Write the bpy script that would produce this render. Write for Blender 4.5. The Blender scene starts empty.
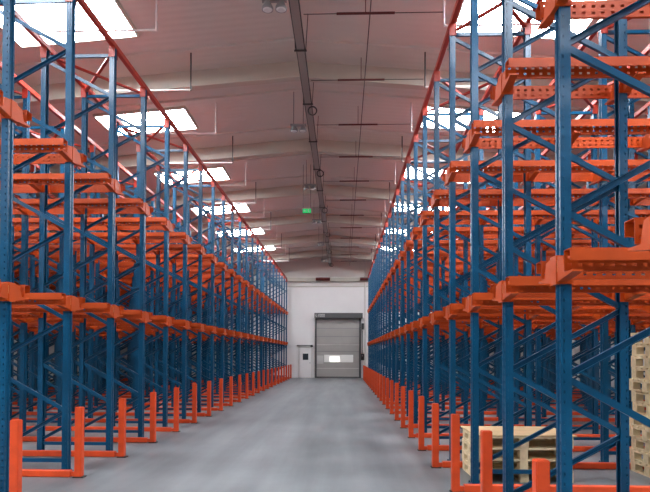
import bpy, bmesh, math, random
from mathutils import Vector, Matrix
random.seed(7)
scene = bpy.context.scene
C = scene.collection

# ------------------------------------------------------------------ materials
def lin(c):
    return tuple(((v/255)/12.92 if v/255 <= 0.04045 else ((v/255+0.055)/1.055)**2.4) for v in c) + (1,)

def mat(name, rgb, rough=0.45, metal=0.0, noise=0.0, nscale=6.0, spec=0.5, bump=0.0, bscale=40):
    m = bpy.data.materials.new(name); m.use_nodes = True
    nt = m.node_tree; b = nt.nodes['Principled BSDF']
    b.inputs['Base Color'].default_value = lin(rgb)
    b.inputs['Roughness'].default_value = rough
    b.inputs['Metallic'].default_value = metal
    b.inputs['Specular IOR Level'].default_value = spec
    if noise or bump:
        tc = nt.nodes.new('ShaderNodeTexCoord')
    if noise:
        n = nt.nodes.new('ShaderNodeTexNoise'); n.inputs['Scale'].default_value = nscale; n.inputs['Detail'].default_value = 4
        nt.links.new(tc.outputs['Object'], n.inputs['Vector'])
        r = nt.nodes.new('ShaderNodeValToRGB')
        c = lin(rgb)
        r.color_ramp.elements[0].position = 0.3; r.color_ramp.elements[1].position = 0.7
        r.color_ramp.elements[0].color = tuple(v*(1-noise) for v in c[:3])+(1,)
        r.color_ramp.elements[1].color = tuple(min(1, v*(1+noise)) for v in c[:3])+(1,)
        nt.links.new(n.outputs['Fac'], r.inputs['Fac']); nt.links.new(r.outputs['Color'], b.inputs['Base Color'])
    if bump:
        n2 = nt.nodes.new('ShaderNodeTexNoise'); n2.inputs['Scale'].default_value = bscale
        nt.links.new(tc.outputs['Object'], n2.inputs['Vector'])
        bp = nt.nodes.new('ShaderNodeBump'); bp.inputs['Strength'].default_value = bump; bp.inputs['Distance'].default_value = 0.01
        nt.links.new(n2.outputs['Fac'], bp.inputs['Height']); nt.links.new(bp.outputs['Normal'], b.inputs['Normal'])
    return m

def emit(name, rgb, strength):
    m = bpy.data.materials.new(name); m.use_nodes = True
    nt = m.node_tree; b = nt.nodes['Principled BSDF']
    b.inputs['Base Color'].default_value = lin(rgb)
    b.inputs['Emission Color'].default_value = lin(rgb)
    b.inputs['Emission Strength'].default_value = strength
    return m

M = {}
M['blue'] = mat('blue_paint', (3, 71, 104), 0.28, noise=0.10, nscale=3, spec=0.35)
M['orange'] = mat('orange_paint', (184, 70, 14), 0.42, spec=0.3, noise=0.10, nscale=4)
M['rail'] = mat('rail_orange_paint', (182, 68, 14), 0.42, spec=0.3, noise=0.12, nscale=3)
M['red'] = mat('red_paint', (160, 46, 28), 0.42, noise=0.08, nscale=4)
M['guard'] = mat('guard_orange_paint', (212, 72, 26), 0.4, noise=0.12, nscale=7)
M['steel'] = mat('galvanised', (150, 150, 150), 0.4, 0.6)
M['dark_steel'] = mat('dark_steel', (52, 48, 46), 0.5, 0.3)
M['white'] = mat('white_paint', (225, 220, 216), 0.5)
M['pipe_red'] = mat('pipe_dark_red', (92, 30, 26), 0.45)
M['beam'] = mat('beam_paint', (200, 195, 182), 0.5, noise=0.04, nscale=1.5)
M['wood'] = mat('pallet_wood', (224, 204, 164), 0.7, noise=0.16, nscale=9, bump=0.2)
M['ply'] = mat('plywood', (214, 184, 138), 0.6, noise=0.08, nscale=5)
M['door_grey'] = mat('door_fabric', (172, 168, 162), 0.55, noise=0.04, nscale=2)
M['door_lightgrey'] = mat('door_patch', (206, 203, 198), 0.5)
M['door_dark'] = mat('door_frame_dark', (84, 83, 83), 0.45)
M['rubber'] = mat('black_plastic', (28, 28, 30), 0.5)
M['sticker'] = mat('sticker_paper', (226, 205, 160), 0.6)
M['vision'] = emit('translucent_strip', (214, 212, 208), 0.28)
M['glass_dark'] = mat('dark_glass', (58, 64, 70), 0.15)
M['skylight'] = emit('skylight_panel', (244, 248, 255), 52.0)
M['lit_window'] = emit('lit_vision_panel', (255, 250, 240), 1.6)
M['exit_green'] = emit('exit_green', (10, 190, 95), 0.7)
M['lamp_white'] = mat('lamp_reflector', (235, 235, 235), 0.25)

# floor: grey sealed concrete, wheel marks along the aisle
def floor_mat():
    m = bpy.data.materials.new('sealed_concrete'); m.use_nodes = True
    nt = m.node_tree; N = nt.nodes; L = nt.links; b = N['Principled BSDF']
    tc = N.new('ShaderNodeTexCoord')
    mp = N.new('ShaderNodeMapping'); mp.inputs['Scale'].default_value = (1.4, 0.10, 1)
    L.new(tc.outputs['Object'], mp.inputs['Vector'])
    n1 = N.new('ShaderNodeTexNoise'); n1.inputs['Scale'].default_value = 1.6; n1.inputs['Detail'].default_value = 6
    L.new(mp.outputs['Vector'], n1.inputs['Vector'])
    n2 = N.new('ShaderNodeTexNoise'); n2.inputs['Scale'].default_value = 0.55; n2.inputs['Detail'].default_value = 8; n2.inputs['Roughness'].default_value = 0.65
    L.new(tc.outputs['Object'], n2.inputs['Vector'])
    mx = N.new('ShaderNodeMix'); mx.data_type = 'FLOAT'; mx.inputs[0].default_value = 0.5
    L.new(n1.outputs['Fac'], mx.inputs[2]); L.new(n2.outputs['Fac'], mx.inputs[3])
    r = N.new('ShaderNodeValToRGB'); r.color_ramp.elements[0].position = 0.32; r.color_ramp.elements[1].position = 0.68
    r.color_ramp.elements[0].color = lin((79, 84, 87)); r.color_ramp.elements[1].color = lin((133, 138, 140))
    L.new(mx.outputs[0], r.inputs['Fac']); L.new(r.outputs['Color'], b.inputs['Base Color'])
    rr = N.new('ShaderNodeMapRange'); rr.inputs[3].default_value = 0.32; rr.inputs[4].default_value = 0.5
    L.new(n2.outputs['Fac'], rr.inputs[0]); L.new(rr.outputs[0], b.inputs['Roughness'])
    b.inputs['Specular IOR Level'].default_value = 0.4
    return m
M['floor'] = floor_mat()

# ceiling: ribbed metal sheet
def ceil_mat(name, rgb):
    m = mat(name, rgb, 0.6, noise=0.05, nscale=0.6)
    nt = m.node_tree; N = nt.nodes; L = nt.links; b = N['Principled BSDF']
    tc = N.new('ShaderNodeTexCoord'); w = N.new('ShaderNodeTexWave'); w.bands_direction = 'Y'
    w.inputs['Scale'].default_value = 1.6
    L.new(tc.outputs['Object'], w.inputs['Vector'])
    bp = N.new('ShaderNodeBump'); bp.inputs['Strength'].default_value = 0.12; bp.inputs['Distance'].default_value = 0.03
    L.new(w.outputs['Fac'], bp.inputs['Height']); L.new(bp.outputs['Normal'], b.inputs['Normal'])
    return m
M['ceil'] = ceil_mat('ceiling_sheet', (214, 211, 203))
M['gable'] = mat('gable_sheet', (226, 220, 214), 0.6, noise=0.03, nscale=1)
M['wall'] = mat('white_wall', (245, 242, 240), 0.6, noise=0.03, nscale=0.7)

# ------------------------------------------------------------------ mesh helpers
class MB:
    def __init__(s): s.bm = bmesh.new()
    def box(s, x0, x1, y0, y1, z0, z1):
        v = [s.bm.verts.new((x, y, z)) for z in (z0, z1) for y in (y0, y1) for x in (x0, x1)]
        for f in ((0, 2, 3, 1), (4, 5, 7, 6), (0, 1, 5, 4), (2, 6, 7, 3), (0, 4, 6, 2), (1, 3, 7, 5)):
            s.bm.faces.new([v[i] for i in f])
        return s
    def tube(s, a, b, r, n=10, r2=None):
        a = Vector(a); b = Vector(b); d = (b-a).normalized()
        u = d.orthogonal().normalized(); w = d.cross(u); r2 = r if r2 is None else r2
        A = [s.bm.verts.new(a+(u*math.cos(2*math.pi*i/n)+w*math.sin(2*math.pi*i/n))*r) for i in range(n)]
        B = [s.bm.verts.new(b+(u*math.cos(2*math.pi*i/n)+w*math.sin(2*math.pi*i/n))*r2) for i in range(n)]
        for i in range(n):
            s.bm.faces.new((A[i], A[(i+1) % n], B[(i+1) % n], B[i]))
        s.bm.faces.new(A[::-1]); s.bm.faces.new(B)
        return s
    def bar(s, a, b, w, h, up=(0, 0, 1)):
        """square bar from a to b, w across, h along up"""
        a = Vector(a); b = Vector(b); d = (b-a).normalized(); up = Vector(up)
        side = d.cross(up).normalized(); upn = side.cross(d).normalized()
        vs = []
        for p in (a, b):
            for (i, j) in ((-1, -1), (1, -1), (1, 1), (-1, 1)):
                vs.append(s.bm.verts.new(p+side*(w/2*i)+upn*(h/2*j)))
        for f in ((3, 2, 1, 0), (4, 5, 6, 7), (0, 1, 5, 4), (1, 2, 6, 5), (2, 3, 7, 6), (3, 0, 4, 7)):
            s.bm.faces.new([vs[i] for i in f])
        return s
    def prism(s, pts, axis, t0, t1):
        """extrude a polygon given in the two other axes along axis"""
        def mk(p, t):
            return {'x': (t, p[0], p[1]), 'y': (p[0], t, p[1]), 'z': (p[0], p[1], t)}[axis]
        A = [s.bm.verts.new(mk(p, t0)) for p in pts]; B = [s.bm.verts.new(mk(p, t1)) for p in pts]
        n = len(pts)
        s.bm.faces.new(A); s.bm.faces.new(B[::-1])
        for i in range(n):
            s.bm.faces.new((A[i], B[i], B[(i+1) % n], A[(i+1) % n]))
        return s
    def bevel(s, w, seg=1):
        bmesh.ops.remove_doubles(s.bm, verts=s.bm.verts, dist=1e-5)
        bmesh.ops.recalc_face_normals(s.bm, faces=s.bm.faces)
        bmesh.ops.bevel(s.bm, geom=list(s.bm.edges), offset=w, segments=seg, affect='EDGES', clamp_overlap=True)
        return s
    def mesh(s, name, m):
        bmesh.ops.recalc_face_normals(s.bm, faces=s.bm.faces)
        me = bpy.data.meshes.new(name); s.bm.to_mesh(me); s.bm.free()
        for mm in (m if isinstance(m, (list, tuple)) else [m]): me.materials.append(mm)
        return me
    def build(s, name, m, parent=None, loc=None):
        return link(name, s.mesh(name, m), parent, loc)

def link(name, me, parent=None, loc=None):
    o = bpy.data.objects.new(name, me); C.objects.link(o)
    if parent: o.parent = parent
    if loc: o.location = loc
    return o
def tag(o, label=None, cat=None, group=None, kind=None):
    if label: o['label'] = label
    if cat: o['category'] = cat
    if group: o['group'] = group
    if kind: o['kind'] = kind
    return o
def empty(name, loc, label, cat, group=None):
    o = bpy.data.objects.new(name, None); C.objects.link(o); o.location = loc
    o.empty_display_size = 0.2
    return tag(o, label, cat, group)
def copy_tree(o, loc, label, group=None):
    kids = KIDS.get(o.name) or list(o.children)
    KIDS[o.name] = kids
    r = o.copy(); C.objects.link(r); r.location = loc; r['label'] = label
    if group: r['group'] = group
    for ch in kids:
        c = ch.copy(); C.objects.link(c); c.parent = r
        for g in SUB.setdefault(ch.name, list(ch.children)):
            d = g.copy(); C.objects.link(d); d.parent = c
    return r
KIDS = {}; SUB = {}
ORD = ['', 'first', 'second', 'third', 'fourth', 'fifth', 'sixth', 'seventh', 'eighth', 'ninth', 'tenth', 'eleventh', 'twelfth', 'thirteenth',
       'fourteenth', 'fifteenth', 'sixteenth', 'seventeenth', 'eighteenth', 'nineteenth', 'twentieth', 'twenty-first', 'twenty-second',
       'twenty-third', 'twenty-fourth', 'twenty-fifth']

def perforated(path, holes, axis, length, pitch, hlen, thick):
    """sheet bent along path (2-D points, extruded along axis); holes = {segment index: [(t0,t1), ...]} cut through once per pitch"""
    bm = bmesh.new(); n = max(1, int(round(length/pitch)))
    # cross-section stations: (point, is_hole_strip_after)
    st = []
    for i in range(len(path)-1):
        a = Vector(path[i]); b = Vector(path[i+1])
        cuts = [(0.0, False)]
        for (t0, t1) in holes.get(i, []):
            cuts += [(t0, True), (t1, False)]
        for t, h in cuts:
            st.append((a.lerp(b, t), h))
    st.append((Vector(path[-1]), False))
    lv = []
    for k in range(n):
        z = k*pitch; lv += [(z, False), (z+(pitch-hlen)/2, True), (z+(pitch+hlen)/2, False)]
    lv.append((n*pitch, False))
    # merge plain strips: first level of each pitch is plain on both sides
    sc = length/(n*pitch)
    lv = [(z*sc, h) for i, (z, h) in enumerate(lv) if h or i % 3 == 2 or i in (0, len(lv)-1)]
    V = {}
    def vert(i, j):
        if (i, j) not in V:
            p = st[i][0]; z = lv[j][0]
            V[(i, j)] = bm.verts.new((p.x, p.y, z) if axis == 'z' else (z, p.x, p.y))
        return V[(i, j)]
    for i in range(len(st)-1):
        for j in range(len(lv)-1):
            if st[i][1] and lv[j][1]: continue
            bm.faces.new((vert(i, j), vert(i+1, j), vert(i+1, j+1), vert(i, j+1)))
    bmesh.ops.recalc_face_normals(bm, faces=bm.faces)
    bmesh.ops.solidify(bm, geom=list(bm.faces), thickness=thick)
    return bm

# ------------------------------------------------------------------ layout
FRAME_D = 1.12            # depth of one upright frame
RANK = 2.24               # step from one rank of frames to the next
TOP = 6.55
LEVELS = {'right': (2.335, 4.40), 'left': (2.385, 4.41)}
RX, LX = 1.645, -3.74     # aisle-front posts, right and left
R_Y0, R_P, R_K = 4.22, 1.41, range(-1, 23)
L_Y0, L_P, L_K = 6.09, 1.41, range(0, 23)
R_RANKS, L_RANKS = 4, 5
WALL_Y = 37.6

def rail_y(side, k): return (R_Y0+R_P*k) if side == 'right' else (L_Y0+L_P*k)

# ------------------------------------------------------------------ upright frame
def column_mesh(mir):
    p = [(0.040, -0.030), (0.040, -0.050), (-0.040, -0.050), (-0.040, -0.020), (-0.026, -0.014), (-0.026, 0.014), (-0.040, 0.020), (-0.040, 0.050), (0.040, 0.050), (0.040, 0.030)]
    if mir: p = [(-x, y) for x, y in p]
    bm = perforated(p, {1: [(0.64, 0.78)], 7: [(0.22, 0.36)], 2: [(0.4, 0.7)], 6: [(0.3, 0.6)]}, 'z', TOP, 0.075, 0.024, 0.004)
    mb = MB(); mb.bm.free(); mb.bm = bm
    return mb.mesh('column', M['blue'])
COLS = [column_mesh(False), column_mesh(True)]

def channel_brace(a, b, yoff, w=0.05, d=0.032, t=0.004, back=False):
    """C-channel between two points of the frame plane (x,z), open side away from the camera"""
    mb = MB()
    ax, az = a; bx, bz = b
    dv = Vector((bx-ax, 0, bz-az)).normalized(); nrm = Vector((-dv.z, 0, dv.x))
    A = Vector((ax, yoff, az)); B = Vector((bx, yoff, bz))
    yb = Vector((0, d if back else 0, 0)); mb.bar(A+yb, B+yb, t, w, nrm)
    for s in (-1, 1):
        o = nrm*(s*(w/2-t/2))+Vector((0, d/2, 0))
        mb.bar(A+o, B+o, d, t, nrm)
    return mb

def bracket(z, xc, s):
    """cantilever rail bracket on the outer face of a post; s=-1 sits on the low-x side"""
    mb = MB()
    # collar wrapped round the post: front plate and two cheeks
    lo, hi = sorted((xc-s*0.045, xc+s*0.078))
    fa, fb = sorted((xc+s*0.044, xc+s*0.078))
    for q in (-1, 1):
        mb.box(lo, hi, min(q*0.053, q*0.060), max(q*0.053, q*0.060), z-0.215, z-0.004)
    mb.box(fa, fb, -0.053, 0.053, z-0.215, z-0.004)
    # cantilever arm to each side, rails rest on it
    xa, xb = sorted((xc+s*0.070, xc-s*0.005))
    for q in (-1, 1):
        prof = [(q*0.060, z-0.20), (q*0.060, z-0.012), (q*0.165, z-0.03), (q*0.198, z-0.147), (q*0.335, z-0.147), (q*0.335, z-0.161)]
        mb.prism(prof, 'x', xa, xb)
    return mb

def make_frame(loc, label, group, side, stickers=False):
    r = empty('upright_frame', loc, label, 'rack frame', group)
    for i, x in enumerate((0, FRAME_D)):
        link('column', COLS[i], r, (x, 0, 0.008))
    for i, x in enumerate((0, FRAME_D)):
        MESH_BASE and link('base_plate', MESH_BASE, r, (x, 0, 0))
        link('post_cap', MESH_CAP, r, (x, 0, TOP))
    for me in MESH_BRACES: link('diagonal_brace', me, r)
    for me in MESH_HORIZ: link('horizontal_brace', me, r)
    for (z, i, me) in MESH_BRACKETS[side]:
        b = link('rail_bracket', me, r)
        if stickers and z == LEVELS[side][0] and ((i == 0) if stickers == 'right' else (i == 1)):
            st = link('load_sticker', MESH_STICKER, b, ((-0.045 if i == 0 else FRAME_D+0.045), -0.0605, LEVELS[side][0]-0.085))
            st['label'] = 'small pale yellow sticker'
    return r

mb = MB(); mb.box(-0.075, 0.075, -0.056, 0.056, 0, 0.008)
for s in (-1, 1): mb.tube((0.06*s, 0.03, 0.008), (0.06*s, 0.03, 0.03), 0.009, 6)
MESH_BASE = mb.mesh('base_plate', M['blue'])
mb = MB(); mb.box(-0.052, 0.052, -0.062, -0.056, -0.16, 0.02).box(-0.052, 0.052, 0.056, 0.062, -0.16, 0.02).box(-0.052, 0.052, -0.062, 0.062, 0.01, 0.02)
MESH_CAP = mb.mesh('post_cap', M['red'])
jl = [0.20+1.235*i for i in range(6)]; jr = [0.20+1.235*(i+0.5) for i in range(5)]
xl, xr = 0.03, FRAME_D-0.03
MESH_BRACES = []
for i in range(5):
    MESH_BRACES.append(channel_brace((xl, jl[i]+0.02), (xr, jr[i]-0.02), -0.034, back=True).mesh('diagonal_brace', M['blue']))
    MESH_BRACES.append(channel_brace((xr, jr[i]+0.02), (xl, jl[i+1]-0.02), -0.030).mesh('diagonal_brace', M['blue']))
MESH_HORIZ = [channel_brace((xl, z), (xr, z), -0.020).mesh('horizontal_brace', M['blue']) for z in (0.15, TOP-0.12)]
MESH_BRACKETS = {}
for side in LEVELS:
    MESH_BRACKETS[side] = [(z, i, bracket(z, x, s).mesh('rail_bracket', M['orange'])) for z in LEVELS[side] for (i, x, s) in ((0, 0, -1), (1, FRAME_D, 1))]
mb = MB(); mb.box(-0.026, 0.026, -0.002, 0, -0.045, 0.045)
nf = len(mb.bm.faces)
mb.box(-0.016, -0.009, -0.003, -0.002, -0.03, 0.03).box(0.009, 0.016, -0.003, -0.002, -0.03, 0.03).box(-0.009, 0.009, -0.003, -0.002, -0.004, 0.004)
mb.bm.faces.ensure_lookup_table()
for f in list(mb.bm.faces)[nf:]: f.material_index = 1
MESH_STICKER = mb.mesh('load_sticker', [M['sticker'], M['dark_steel']])

WORDS_RANK = ['', 'second', 'third', 'fourth', 'fifth']
def frame_label(side, rank, n):
    if rank == 0:
        return f'blue steel upright frame on the {side} aisle edge, {ORD[n]} from the camera'
    return f'blue upright frame, {WORDS_RANK[rank]} rank behind {side} aisle edge, {ORD[n]} row from the camera'

protos = {}; HAVE = set()
def visible(x, y, edge):
    """inside the picture's side borders, with a little margin"""
    return abs(x)/max(y, 0.1) < edge
for side, ks, ranks in (('right', R_K, R_RANKS), ('left', L_K, L_RANKS)):
    for rank in range(ranks):
        kind = (side if rank == 0 else 'deep '+side)
        for k in ks:
            y = rail_y(side, k)
            x = (RX+RANK*rank) if side == 'right' else (LX-FRAME_D-RANK*rank)
            near = x if side == 'right' else x+FRAME_D
            if rank and not visible(near, y+0.4, 0.66): continue
            HAVE.add((side, rank, k))
            n = k-ks[0]+(0 if side == 'right' else 1)
            lab = (frame_label(side, rank, n) if n > 0 else 'blue upright frame beside the camera at the right picture border')
            grp = f'upright frames of the {side} racks'
            if kind not in protos:
                protos[kind] = make_frame((x, y, 0), lab, grp, side, stickers=(side if rank == 0 else False))
            else:
                copy_tree(protos[kind], (x, y, 0), lab, grp)

# ------------------------------------------------------------------ pallet rails
def rail_mesh(sign, length):
    p = [(-0.329, -0.082), (-0.335, -0.086), (-0.335, 0), (-0.225, 0), (-0.225, -0.14), (-0.210, -0.14)]
    p = [(y*-sign, z) for y, z in p]
    bm = perforated(p, {3: [(0.26, 0.42), (0.64, 0.80)], 2: [(0.4, 0.6)]}, 'x', length, 0.075, 0.028, 0.004)
    mb = MB(); mb.bm.free(); mb.bm = bm
    return mb.mesh('pallet_rail', M['rail'])
RL = {('right', s): rail_mesh(s, RANK*R_RANKS-RANK+FRAME_D+0.2) for s in (-1, 1)}
RL.update({('left', s): rail_mesh(s, RANK*L_RANKS-RANK+FRAME_D+0.2) for s in (-1, 1)})
for side, ks in (('right', R_K), ('left', L_K)):
    for k in ks:
        for lev, z in zip(('lower', 'upper'), LEVELS[side]):
            for s, nf_ in ((-1, 'near'), (1, 'far')):
                n = k-ks[0]+(0 if side == 'right' else 1)
                me = RL[(side, s)]
                x = RX-0.085 if side == 'right' else LX+0.085-(RANK*L_RANKS-RANK+FRAME_D+0.2)
                if n == 0 and s == -1: continue
                o = link('pallet_rail', me, None, (x, rail_y(side, k), z+0.001))
                lab = (f'orange {lev} pallet rail on the {nf_} side of the {ORD[n]} {side} edge frame' if n > 0
                       else f'orange {lev} pallet rail entering at the right picture border beside the camera')
                tag(o, lab, 'pallet rail', f'{lev} pallet rails of the {side} racks')

# ------------------------------------------------------------------ guard posts with floor guide rails
GP = MB().box(-0.045, 0.045, -0.045, 0.045, 0.012, 0.905).bevel(0.006, 2).mesh('post', M['guard'])
GF = MB().box(-0.06, 0.075, -0.055, 0.055, 0, 0.012).mesh('foot_plate', M['dark_steel'])
def guide_mesh(side):
    n = R_RANKS if side == 'right' else L_RANKS
    s = 1 if side == 'right' else -1
    ln = RANK*n+0.1
    mb = MB()
    mb.box(min(s*0.10, s*ln), max(s*0.10, s*ln), -0.04, 0.04, 0.006, 0.09).bevel(0.006)
    mb.box(min(s*0.045, s*0.10), max(s*0.045, s*0.10), -0.02, 0.02, 0.012, 0.07)
    return mb.mesh('floor_guide_rail', M['guard'])
for side, ks in (('right', R_K), ('left', L_K)):
    gm = guide_mesh(side)
    for k in ks:
        n = k-ks[0]+(0 if side == 'right' else 1)
        if n == 0: continue
        y = rail_y(side, k)-(0.455 if side == 'right' else 0.34)
        x = 1.315 if side == 'right' else -3.40
        r = empty('guard_post', (x, y, 0), f'orange floor guard post at the {side} aisle edge, {ORD[n]} from the camera', 'guard post', f'guard posts along the {side} rack')
        link('post', GP, r); link('foot_plate', GF, r); link('floor_guide_rail', gm, r)

# ------------------------------------------------------------------ top tie beams and plan bracing
for side, ks, ranks in (('right', R_K, R_RANKS), ('left', L_K, L_RANKS)):
    y0 = rail_y(side, ks[0])-0.15; y1 = rail_y(side, ks[-1])+0.15
    for rank in range(ranks):
        for j in (0, 1):
            s = 1 if side == 'right' else -1
            x = (RX if side == 'right' else LX)+s*(RANK*rank+FRAME_D*j)
            me = MB().box(-0.035, 0.035, 0, y1-y0, 0, 0.09).bevel(0.006).mesh('top_tie_beam', M['red'])
            o = link('top_tie_beam', me, None, (x, y0, TOP+0.02))
            n = rank*2+j+1
            tag(o, (f'red top tie beam over the {side} aisle-edge posts' if n == 1 else f'red top tie beam over the {ORD[n]} line of posts from the {side} aisle edge'),
                'tie beam', f'top tie beams of the {side} racks')
    for rank in range(min(2, ranks)):
        for q, k in enumerate(list(ks)[:-1]):
            if k % 2 != 0 or (side, rank, k) not in HAVE or (side, rank, k+1) not in HAVE: continue
            ya, yb = rail_y(side, k), rail_y(side, k+1)
            s = 1 if side == 'right' else -1
            xf = (RX if side == 'right' else LX)+s*RANK*rank; xb = xf+s*FRAME_D
            n = k-ks[0]+(0 if side == 'right' else 1)
            if n < 1: continue
            for (p, qn, zz, w) in (((xf, ya), (xb, yb), TOP-0.045, 'widening away from'), ((xb, ya), (xf, yb), TOP-0.085, 'closing towards')):
                pv = Vector((qn[0]-p[0], qn[1]-p[1])).normalized()*0.088; p = (p[0]+pv.x, p[1]+pv.y); qn = (qn[0]-pv.x, qn[1]-pv.y)
                c = ((p[0]+qn[0])/2, (p[1]+qn[1])/2, zz)
                o = MB().bar((p[0]-c[0], p[1]-c[1], 0), (qn[0]-c[0], qn[1]-c[1], 0), 0.05, 0.03).build('plan_brace', M['red'], None, c)
                tag(o, f'red flat top brace {w} the {side} aisle behind {ORD[n]} frame, {"front" if rank == 0 else "second"} rank', 'rack brace', f'top plan braces of the {side} racks')

# ------------------------------------------------------------------ building shell
RIDGE_X, RIDGE_Z, SLOPE = -1.08, 8.2, 0.082
XL, XR, YB = -17.5, 13.5, -8.0
def ceil_z(x): return RIDGE_Z-SLOPE*abs(x-RIDGE_X)
def struct(o, label=None):
    o['kind'] = 'structure'
    if label: o['label'] = label
    return o
struct(MB().box(XL, XR, YB, WALL_Y, -0.2, 0).build('floor', M['floor']), 'grey sealed concrete floor')
t = 0.12
ce = MB().prism([(XL, ceil_z(XL)), (RIDGE_X, RIDGE_Z), (XR, ceil_z(XR)), (XR, ceil_z(XR)+t), (RIDGE_X, RIDGE_Z+t), (XL, ceil_z(XL)+t)], 'y', YB, WALL_Y).build('ceiling', M['ceil'])
struct(ce, 'grey-brown ribbed metal roof lining')
struct(MB().box(XL-0.2, XL, YB, WALL_Y, 0, ceil_z(XL)+t).build('wall_left', M['wall']))
struct(MB().box(XR, XR+0.2, YB, WALL_Y, 0, ceil_z(XR)+t).build('wall_right', M['wall']))
W_TOP = 6.1
struct(MB().box(XL, XR, WALL_Y, WALL_Y+0.25, 0, W_TOP).build('wall_back', M['wall']), 'white end wall')
g = MB().prism([(XL, W_TOP), (XR, W_TOP), (XR, ceil_z(XR)), (RIDGE_X, RIDGE_Z), (XL, ceil_z(XL))], 'y', WALL_Y, WALL_Y+0.25).build('wall_gable', M['gable'])
struct(g, 'pinkish grey sheet-clad gable above the white end wall')
struct(MB().box(XL, XR, WALL_Y-0.22, WALL_Y, 6.45, 6.72).bevel(0.01).build('trim_1', M['beam']), 'grey beam across the end wall')
struct(MB().box(XL, XR, WALL_Y-0.06, WALL_Y, 6.1, 6.15).build('trim_2', M['beam']), 'thin rail where white end wall meets the gable')
# rafters
RIB0, RIBP = 12.5, 4.55
k = 0
for i in range(-4, 6):
    y = RIB0+RIBP*i
    if y > WALL_Y-0.5: continue
    k += 1
    mb = MB()
    d0, w = 0.40, 0.20
    for (xa, xb) in ((XL, RIDGE_X), (RIDGE_X, XR)):
        za, zb = ceil_z(xa), ceil_z(xb)
        mb.prism([(xa, za-d0), (xb, zb-d0), (xb, zb-d0+0.02), (xa, za-d0+0.02)], 'y', y-w/2, y+w/2)
        mb.prism([(xa, za-d0+0.02), (xb, zb-d0+0.02), (xb, zb), (xa, za)], 'y', y-0.012, y+0.012)
    struct(mb.build(f'beam_{k}', M['beam']), f'grey roof rafter across the hall')
# purlins
mb = MB()
for i in range(-6, 13):
    y = 9.35+2.23*i
    if y > WALL_Y-0.3: continue
    for (xa, xb) in ((XL, RIDGE_X), (RIDGE_X, XR)):
        za, zb = ceil_z(xa), ceil_z(xb)
        mb.prism([(xa, za-0.05), (xb, zb-0.05), (xb, zb), (xa, za)], 'y', y-0.02, y+0.02)
pu = mb.build('purlins', M['ceil'], ce)

# skylights: translucent daylight panels set in the roof sheet
def skylight(x0, x1, yc, label, grp, hl=0.62):
    xm = (x0+x1)/2
    r = empty('skylight', (xm, yc, ceil_z(xm)), label, 'skylight', grp)
    def z(x): return ceil_z(x)-ceil_z(xm)
    a, b = x0-xm, x1-xm
    za, zb = z(x0), z(x1)
    mb = MB(); n = 24
    # corrugated sheet: profile along y
    ys = [-hl+2*hl*i/n for i in range(n+1)]
    top, bot = [], []
    for i, yy in enumerate(ys):
        h = 0.0 if i % 2 else -0.022
        top.append((mb.bm.verts.new((a, yy, za-0.012+h)), mb.bm.verts.new((b, yy, zb-0.012+h))))
        bot.append((mb.bm.verts.new((a, yy, za-0.018+h)), mb.bm.verts.new((b, yy, zb-0.018+h))))
    for i in range(n):
        for s in (top, bot): mb.bm.faces.new((s[i][0], s[i][1], s[i+1][1], s[i+1][0]))
        for e in (0, 1): mb.bm.faces.new((top[i][e], top[i+1][e], bot[i+1][e], bot[i][e]))
    mb.build('panel', M['skylight'], r)
    f = MB()
    for (yy) in (-hl-0.03, hl+0.03):
        f.bar((a-0.05, yy, za-0.035), (b+0.05, yy, zb-0.035), 0.05, 0.07)
    for (xx, zz) in ((a-0.03, za), (b+0.03, zb)):
        f.bar((xx, -hl, zz-0.035), (xx, hl, zz-0.035), 0.05, 0.07)
    f.build('frame', M['beam'], r)
SKY = [(-6.4, -4.1, 'left inner'), (2.15, 4.5, 'right inner'), (-13.2, -10.6, 'left outer'), (8.4, 11.0, 'right outer')]  # outer rows: unseen glowing panels behind the camera, added only to brighten the hall
for (x0, x1, nm) in SKY:
    for i in range(-4, 5):
        yc = 14.8+4.55*i
        vis = i >= -1
        if vis and 'outer' in nm: continue
        side, io = nm.split()
        if vis:
            lab = (f'bright skylight above the {side} rack front, {ORD[i+2]} from the camera' if io == 'inner' else f'bright skylight high over the {side} rack back, {ORD[i+2]} from the camera')
        else:
            lab = f'unseen skylight panel behind the picture border over the {side} racks, {io} row'
        if io == 'outer' and i < 0 and vis: pass
        skylight(x0, x1, yc, lab, f'skylights in the {nm} row')

# ------------------------------------------------------------------ services under the ridge
# cable tray
ct = empty('cable_tray', (-0.82, 5.0, 7.45), 'long grey cable tray hung under the roof ridge', 'cable tray')
TL = WALL_Y-0.6-5.0
for s in (-1, 1):
    MB().box(s*0.08-0.008, s*0.08+0.008, 0, TL, -0.03, 0.03).build('side_rail', M['dark_steel'], ct)
mb = MB().box(-0.07, 0.07, 0, TL, -0.03, -0.02)
mb.build('tray_floor', mat('tray_paint', (150, 144, 138), 0.5), ct)
for i, dx in enumerate((-0.035, 0.03)):
    MB().tube((dx, 0, 0.0), (dx, TL, 0.0), 0.018, 8).build('cable', M['rubber'], ct)
for i in range(14):
    yy = 1.0+2.3*i
    if yy > TL: break
    mb = MB().tube((-0.10, yy, -0.05), (-0.13, yy, 0.66), 0.008, 6).tube((0.10, yy, -0.05), (0.14, yy, 0.66), 0.008, 6).box(-0.12, 0.12, yy-0.02, yy+0.02, -0.06, -0.04)
    mb.build('hanger', M['dark_steel'], ct)
for i in range(6):
    yy = 13.0+4.55*i-5.0
    mb = MB(); n = 14
    for q in range(n):
        a0, a1 = 2*math.pi*q/n, 2*math.pi*(q+1)/n
        mb.tube((0.10+0.1*math.cos(a0), yy, -0.16+0.1*math.sin(a0)), (0.10+0.1*math.cos(a1), yy, -0.16+0.1*math.sin(a1)), 0.016, 6)
    mb.build('cable_coil', M['rubber'], ct)
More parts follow.
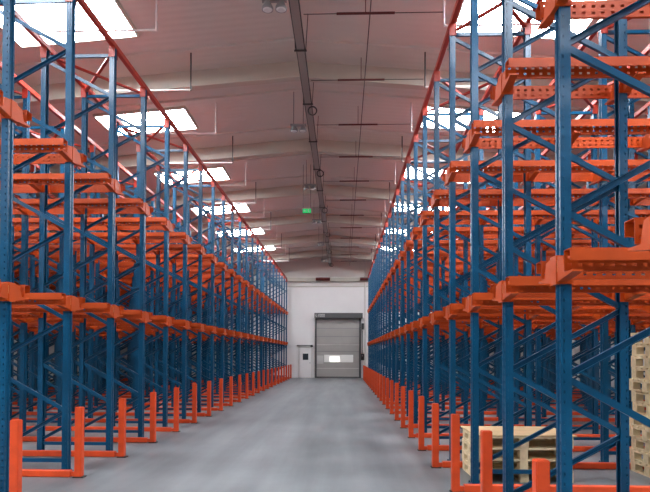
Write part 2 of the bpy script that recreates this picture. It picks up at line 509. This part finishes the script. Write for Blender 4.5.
# twin-head ridge lamps, unlit
def lamp(y, label, big=False):
    r = empty('pendant_lamp', (-1.12, y, 7.2), label, 'ceiling lamp', 'unlit twin pendant lamps under the ridge')
    MB().box(-0.2, 0.2, -0.03, 0.03, 0.10, 0.15).build('crossbar', M['steel'], r)
    for s in (-1, 1):
        h = MB().tube((s*0.11, 0, 0.10), (s*0.11, 0, 0.0), 0.05, 16, 0.095).tube((s*0.11, 0, 0.0), (s*0.11, 0, -0.03), 0.095, 16)
        h.build('lamp_head', M['steel'], r)
        MB().tube((s*0.11, 0, -0.03), (s*0.11, 0, -0.042), 0.08, 16, 0.06).build('lens', M['lamp_white'], r)
        MB().tube((s*0.12, 0, 0.15), (s*0.12, 0, ceil_z(-1.12)-7.2-0.02), 0.007, 6).build('suspension_rod', M['dark_steel'], r)
for i in range(6):
    lamp(8.95+4.95*i, f'dark unlit twin lamp hanging under the ridge, {ORD[i+1]} from the camera')
# exit sign
ex = empty('exit_sign', (-1.25, 19.3, 6.55), 'green lit exit sign hanging below the roof ridge', 'exit sign')
MB().box(-0.15, 0.15, -0.02, 0.02, -0.08, 0.08).bevel(0.006).build('housing', M['dark_steel'], ex)
MB().box(-0.14, 0.14, -0.024, -0.0205, -0.07, 0.07).build('face', M['exit_green'], ex)
mb = MB()
mb.box(-0.09, -0.02, -0.027, -0.0245, -0.012, 0.012)
mb.prism([(-0.12, 0), (-0.08, 0.04), (-0.08, -0.04)], 'y', -0.027, -0.0245)
mb.tube((0.055, -0.0245, 0.04), (0.055, -0.027, 0.04), 0.014, 10)
mb.bar((0.05, -0.026, 0.02), (0.065, -0.026, -0.02), 0.004, 0.02, (1, 0, 0)).bar((0.065, -0.026, -0.02), (0.04, -0.026, -0.055), 0.004, 0.012, (1, 0, 0)).bar((0.065, -0.026, -0.02), (0.095, -0.026, -0.05), 0.004, 0.012, (1, 0, 0)).bar((0.05, -0.026, 0.02), (0.02, -0.026, 0.0), 0.004, 0.01, (1, 0, 0))
mb.build('pictogram', M['white'], ex)
for s in (-1, 1):
    MB().tube((s*0.13, 0, 0.08), (s*0.13, 0, 1.62), 0.008, 6).build('rod', M['dark_steel'], ex)
# sprinkler main running along the aisle with dark cross pieces
sp = empty('sprinkler_pipe', (0.46, 6.0, 7.5), 'thin dark sprinkler main running along the aisle roof with cross pieces', 'pipe')
MB().tube((0, 0, 0), (0, WALL_Y-6.3, 0), 0.010, 8).build('main_pipe', M['dark_steel'], sp)
for i in range(-1, 12):
    y = 9.57+2.34*i-6.0
    mb = MB().tube((-0.58, y, -0.03), (0.42, y, -0.03), 0.022, 8)
    rb = ((y+6.0-RIB0)/RIBP+0.5) % 1-0.5
    yr = y+(0.3 if rb >= 0 else -0.3) if abs(rb) < 0.05 else y
    mb.tube((-0.08, yr, 0.0 if yr != y else -0.03), (-0.08, yr, 0.45), 0.008, 6)
    if yr != y: mb.tube((-0.08, y, 0.0), (-0.08, yr, 0.0), 0.008, 6)
    mb.build('cross_piece', M['pipe_red'], sp)
    MB().tube((0.42, y, -0.03), (1.25, y, -0.03), 0.007, 6).build('branch_line', M['dark_steel'], sp)
    MB().tube((-1.15, y, -0.03), (-0.58, y, -0.03), 0.007, 6).build('branch_line', M['dark_steel'], sp)
# branch pipes reaching out over the rack fronts
for side, xe, x_in in (('left', -3.25, -5.2), ('right', 1.72, 3.6)):
    for i in range(12):
        y = 9.55+2.2*i+(0.15 if 2 <= i <= 9 else 0)
        r = empty('sprinkler_branch', (xe, y, 7.22), f'thin white sprinkler branch with riser above the {side} rack front, {ORD[i+1]} from the camera', 'pipe', f'sprinkler branches over the {side} rack')
        MB().tube((0, 0, 0), (x_in-xe, 0, 0), 0.018, 8).build('arm', M['white'], r)
        top = ceil_z(xe)-7.22-0.01
        MB().tube((0, 0, -0.02), (0, 0, top), 0.016, 8).build('riser', M['dark_steel'] if i % 2 else M['white'], r)

# ------------------------------------------------------------------ end wall: roll-up door, side door, pipes
DX0, DX1, DH = -1.86, 1.23, 4.28
yw = WALL_Y
d = bpy.data.objects.new('door_1', None); C.objects.link(d); d.location = ((DX0+DX1)/2, yw, 0)
struct(d, 'grey high-speed roll-up door with a lit vision strip in the white end wall')
hw = (DX1-DX0)/2
mb = MB()
mb.box(-hw+0.1, hw-0.1, -0.10, -0.06, 0.06, DH-0.3)
mb.build('curtain', M['door_grey'], d)
for z in (0.62, 1.75, 2.2, 2.75, 3.3): MB().box(-hw+0.13, hw-0.13, -0.115, -0.10, z, z+0.04).build('seam', M['door_lightgrey'] if z in (0.62, 2.2) else M['steel'], d)
MB().box(-hw+0.08, hw-0.08, -0.13, -0.05, 0.0, 0.09).build('bottom_bar', M['door_dark'], d)
for s in (-1, 1):
    MB().box(min(s*hw, s*(hw-0.13)), max(s*hw, s*(hw-0.13)), -0.2, 0, 0, DH).bevel(0.008).build('guide_post', M['door_dark'], d)
MB().box(-hw-0.02, hw+0.1, -0.45, 0, DH-0.3, DH+0.05).bevel(0.01).build('header_box', M['door_dark'], d)
w = MB().box(-hw+0.62, hw-0.52, -0.122, -0.116, 1.05, 1.55).build('vision_strip', M['vision'], d)
MB().box(-0.55, 0.12, -0.126, -0.1225, 1.08, 1.42).build('pane', M['lit_window'], w)
MB().box(-hw+0.16, -hw+0.58, -0.122, -0.116, 0.95, 1.5).build('patch', M['door_lightgrey'], d)
# five white characters on the header box
mb = MB()
x = -hw+0.07; y0 = -0.456; y1 = -0.4505
zb, zt = DH-0.21, DH-0.03
for ch in range(5):
    if ch == 0:
        mb.box(x, x+0.03, y0, y1, zb, zt).box(x, x+0.09, y0, y1, zb, zb+0.03)
    elif ch == 1:
        mb.box(x+0.03, x+0.06, y0, y1, zb, zt)
    else:
        mb.box(x, x+0.025, y0, y1, zb, zt).box(x+0.065, x+0.09, y0, y1, zb, zt).box(x, x+0.09, y0, y1, zb, zb+0.03).box(x, x+0.09, y0, y1, zt-0.03, zt)
    x += 0.125
mb.build('lettering', M['white'], d)
# man door left of it
d2 = bpy.data.objects.new('door_2', None); C.objects.link(d2); d2.location = (-2.5, yw, 0)
struct(d2, 'white steel side door with a small dark window')
MB().box(-0.40, 0.40, -0.05, 0, 0.0, 2.0).bevel(0.008).build('leaf', M['wall'], d2)
f = MB().box(-0.47, -0.41, -0.07, 0, 0, 2.07).box(0.41, 0.47, -0.07, 0, 0, 2.07).box(-0.47, 0.47, -0.07, 0, 2.01, 2.07)
f.build('frame', M['white'], d2)
MB().box(-0.17, 0.20, -0.06, -0.051, 1.2, 1.62).build('pane', M['glass_dark'], d2)
MB().tube((0.32, -0.06, 1.0), (0.32, -0.11, 1.0), 0.03, 10).build('handle', M['steel'], d2)
cl = MB().box(-0.62, 0.42, -0.1, 0, 0, 0.09).build('wall_lamp', M['steel'], None, (-2.45, yw-0.001, 2.12))
MB().tube((0.3, -0.12, 0.02), (0.46, -0.12, 0.02), 0.07, 10).build('lamp_head', M['dark_steel'], cl)
tag(cl, 'grey strip fixture on the wall over the white side door', 'wall light')
# control box right of roller door
cb = empty('door_control_box', (1.32, yw-0.01, 1.2), 'dark control box on the wall right of the roll-up door', 'control box')
MB().box(-0.12, 0.12, -0.16, 0, 0, 0.42).bevel(0.01).build('housing', M['rubber'], cb)
MB().box(-0.035, 0.035, -0.18, -0.16, 0.26, 0.32).build('button', M['steel'], cb)
MB().tube((0, -0.05, 0.42), (0, -0.05, 1.95), 0.02, 8).build('conduit', M['steel'], cb)
dm = empty('door_motor', (1.35, yw, 3.25), 'dark drive motor beside the top of the roll-up door', 'motor')
MB().tube((0, -0.12, 0), (0, -0.12, 0.4), 0.09, 12).build('motor_body', M['door_dark'], dm)
MB().box(-0.06, 0.06, -0.06, 0, 0.05, 0.35).build('mounting_plate', M['steel'], dm)
dp = MB().tube((0, 0, 0), (0, 0, ceil_z(1.55)-0.01), 0.045, 10).build('downpipe', M['white'], None, (1.5, yw-0.08, 0.0))
tag(dp, 'white pipe running up the end wall right of the roll-up door', 'pipe')
for (xa, xb, lab) in ((-1.8, -0.85, 'short dark red pipe on the end wall beam above the roll-up door'), (1.15, 2.1, 'short dark red pipe on the end wall beam by the right rack')):
    o = MB().tube((0, 0, 0), (xb-xa, 0, 0), 0.11, 10).build('wall_pipe', M['pipe_red'], None, (xa, yw-0.335, 6.6))
    tag(o, lab, 'pipe')

# ------------------------------------------------------------------ wooden pallets
PH, PT = 0.142, 0.158
def pallet_meshes(PH):
    a, h = 0.60, 0.41
    td = MB()
    n = 6; bw = 0.105
    for i in range(n):
        y = -h+(2*h-bw)*i/(n-1)
        td.box(-a, a, y, y+bw, PH-0.022, PH)
    td = td.mesh('top_deck', M['wood'])
    st = MB()
    st.box(-0.05, 0.05, -h, h, PH-0.042, PH-0.022)
    for y in (-h, -0.06, h-0.12): st.box(-0.05, 0.05, y, y+0.12, 0.02, PH-0.042)
    st = st.mesh('stringer', M['wood'])
    bd = MB()
    bd.box(-0.05, 0.05, -h, h, 0, 0.02)
    return td, st, bd.mesh('bottom_board', M['wood'])
MESH_LOW = pallet_meshes(PH); MESH_TALL = pallet_meshes(PT)
def pallet(x, y, z, rz, label, group, TD, ST, BD):
    r = empty('wooden_pallet', (x, y, z), label, 'pallet', group); r.rotation_euler.z = rz
    link('top_deck', TD, r)
    for dx in (-0.55, 0, 0.55): link('stringer', ST, r, (dx, 0, 0)); link('bottom_board', BD, r, (dx, 0, 0))
ly = rail_y('right', 2)+0.485
low = ['lowest', 'second', 'third', 'topmost']
for i in range(4):
    pallet(2.29+random.uniform(-.015, .015), ly+random.uniform(-.004, .004), i*(PH+0.001), random.uniform(-.003, .003),
           f'pale wooden pallet, {"lowest" if i == 0 else "topmost" if i == 3 else ORD[i+1]+" from the floor"} of the low stack under the plywood sheet', 'low stack of pallets by the aisle', *MESH_LOW)
pl = MB().box(-0.63, 0.63, -0.425, 0.47, 0, 0.018).bevel(0.003).build('plywood_sheet', M['ply'], None, (2.30, ly, 4*(PH+0.001)))
tag(pl, 'tan plywood sheet lying on the low pallet stack', 'plywood sheet')
for i in range(12):
    pallet(4.61+random.uniform(-.035, .035), ly+random.uniform(-.004, .004), i*(PT+0.001), random.uniform(-.004, .004),
           f'pale wooden pallet, {"lowest" if i == 0 else "topmost" if i == 11 else ORD[i+1]+" from the floor"} of the tall stack inside the right rack', 'tall stack of pallets inside the rack', *MESH_TALL)

# ------------------------------------------------------------------ light, world, camera
w = bpy.data.worlds.new('World'); scene.world = w; w.use_nodes = True
bg = w.node_tree.nodes['Background']; bg.inputs['Color'].default_value = (0.80, 0.90, 1.0, 1); bg.inputs['Strength'].default_value = 0.3

cam = bpy.data.cameras.new('Camera'); co = bpy.data.objects.new('Camera', cam); C.objects.link(co)
F = 560
cam.sensor_width = 36; cam.lens = 36*F/650
PITCH = 0.016
yaw = math.atan(17.6/F)
co.location = (0, 0, 1.6)
co.rotation_euler = (Matrix.Rotation(yaw, 3, 'Z') @ Matrix.Rotation(math.pi/2+PITCH, 3, 'X') @ Matrix.Rotation(math.radians(0.18), 3, 'Z')).to_euler()
cam.shift_y = (354-246-F*PITCH)/650
cam.clip_start = 0.05; cam.clip_end = 200
scene.camera = co
vs = scene.view_settings
vs.view_transform = 'Standard'; vs.look = 'None'; vs.gamma = 1.0; vs.use_curve_mapping = False
vs.exposure = -0.36
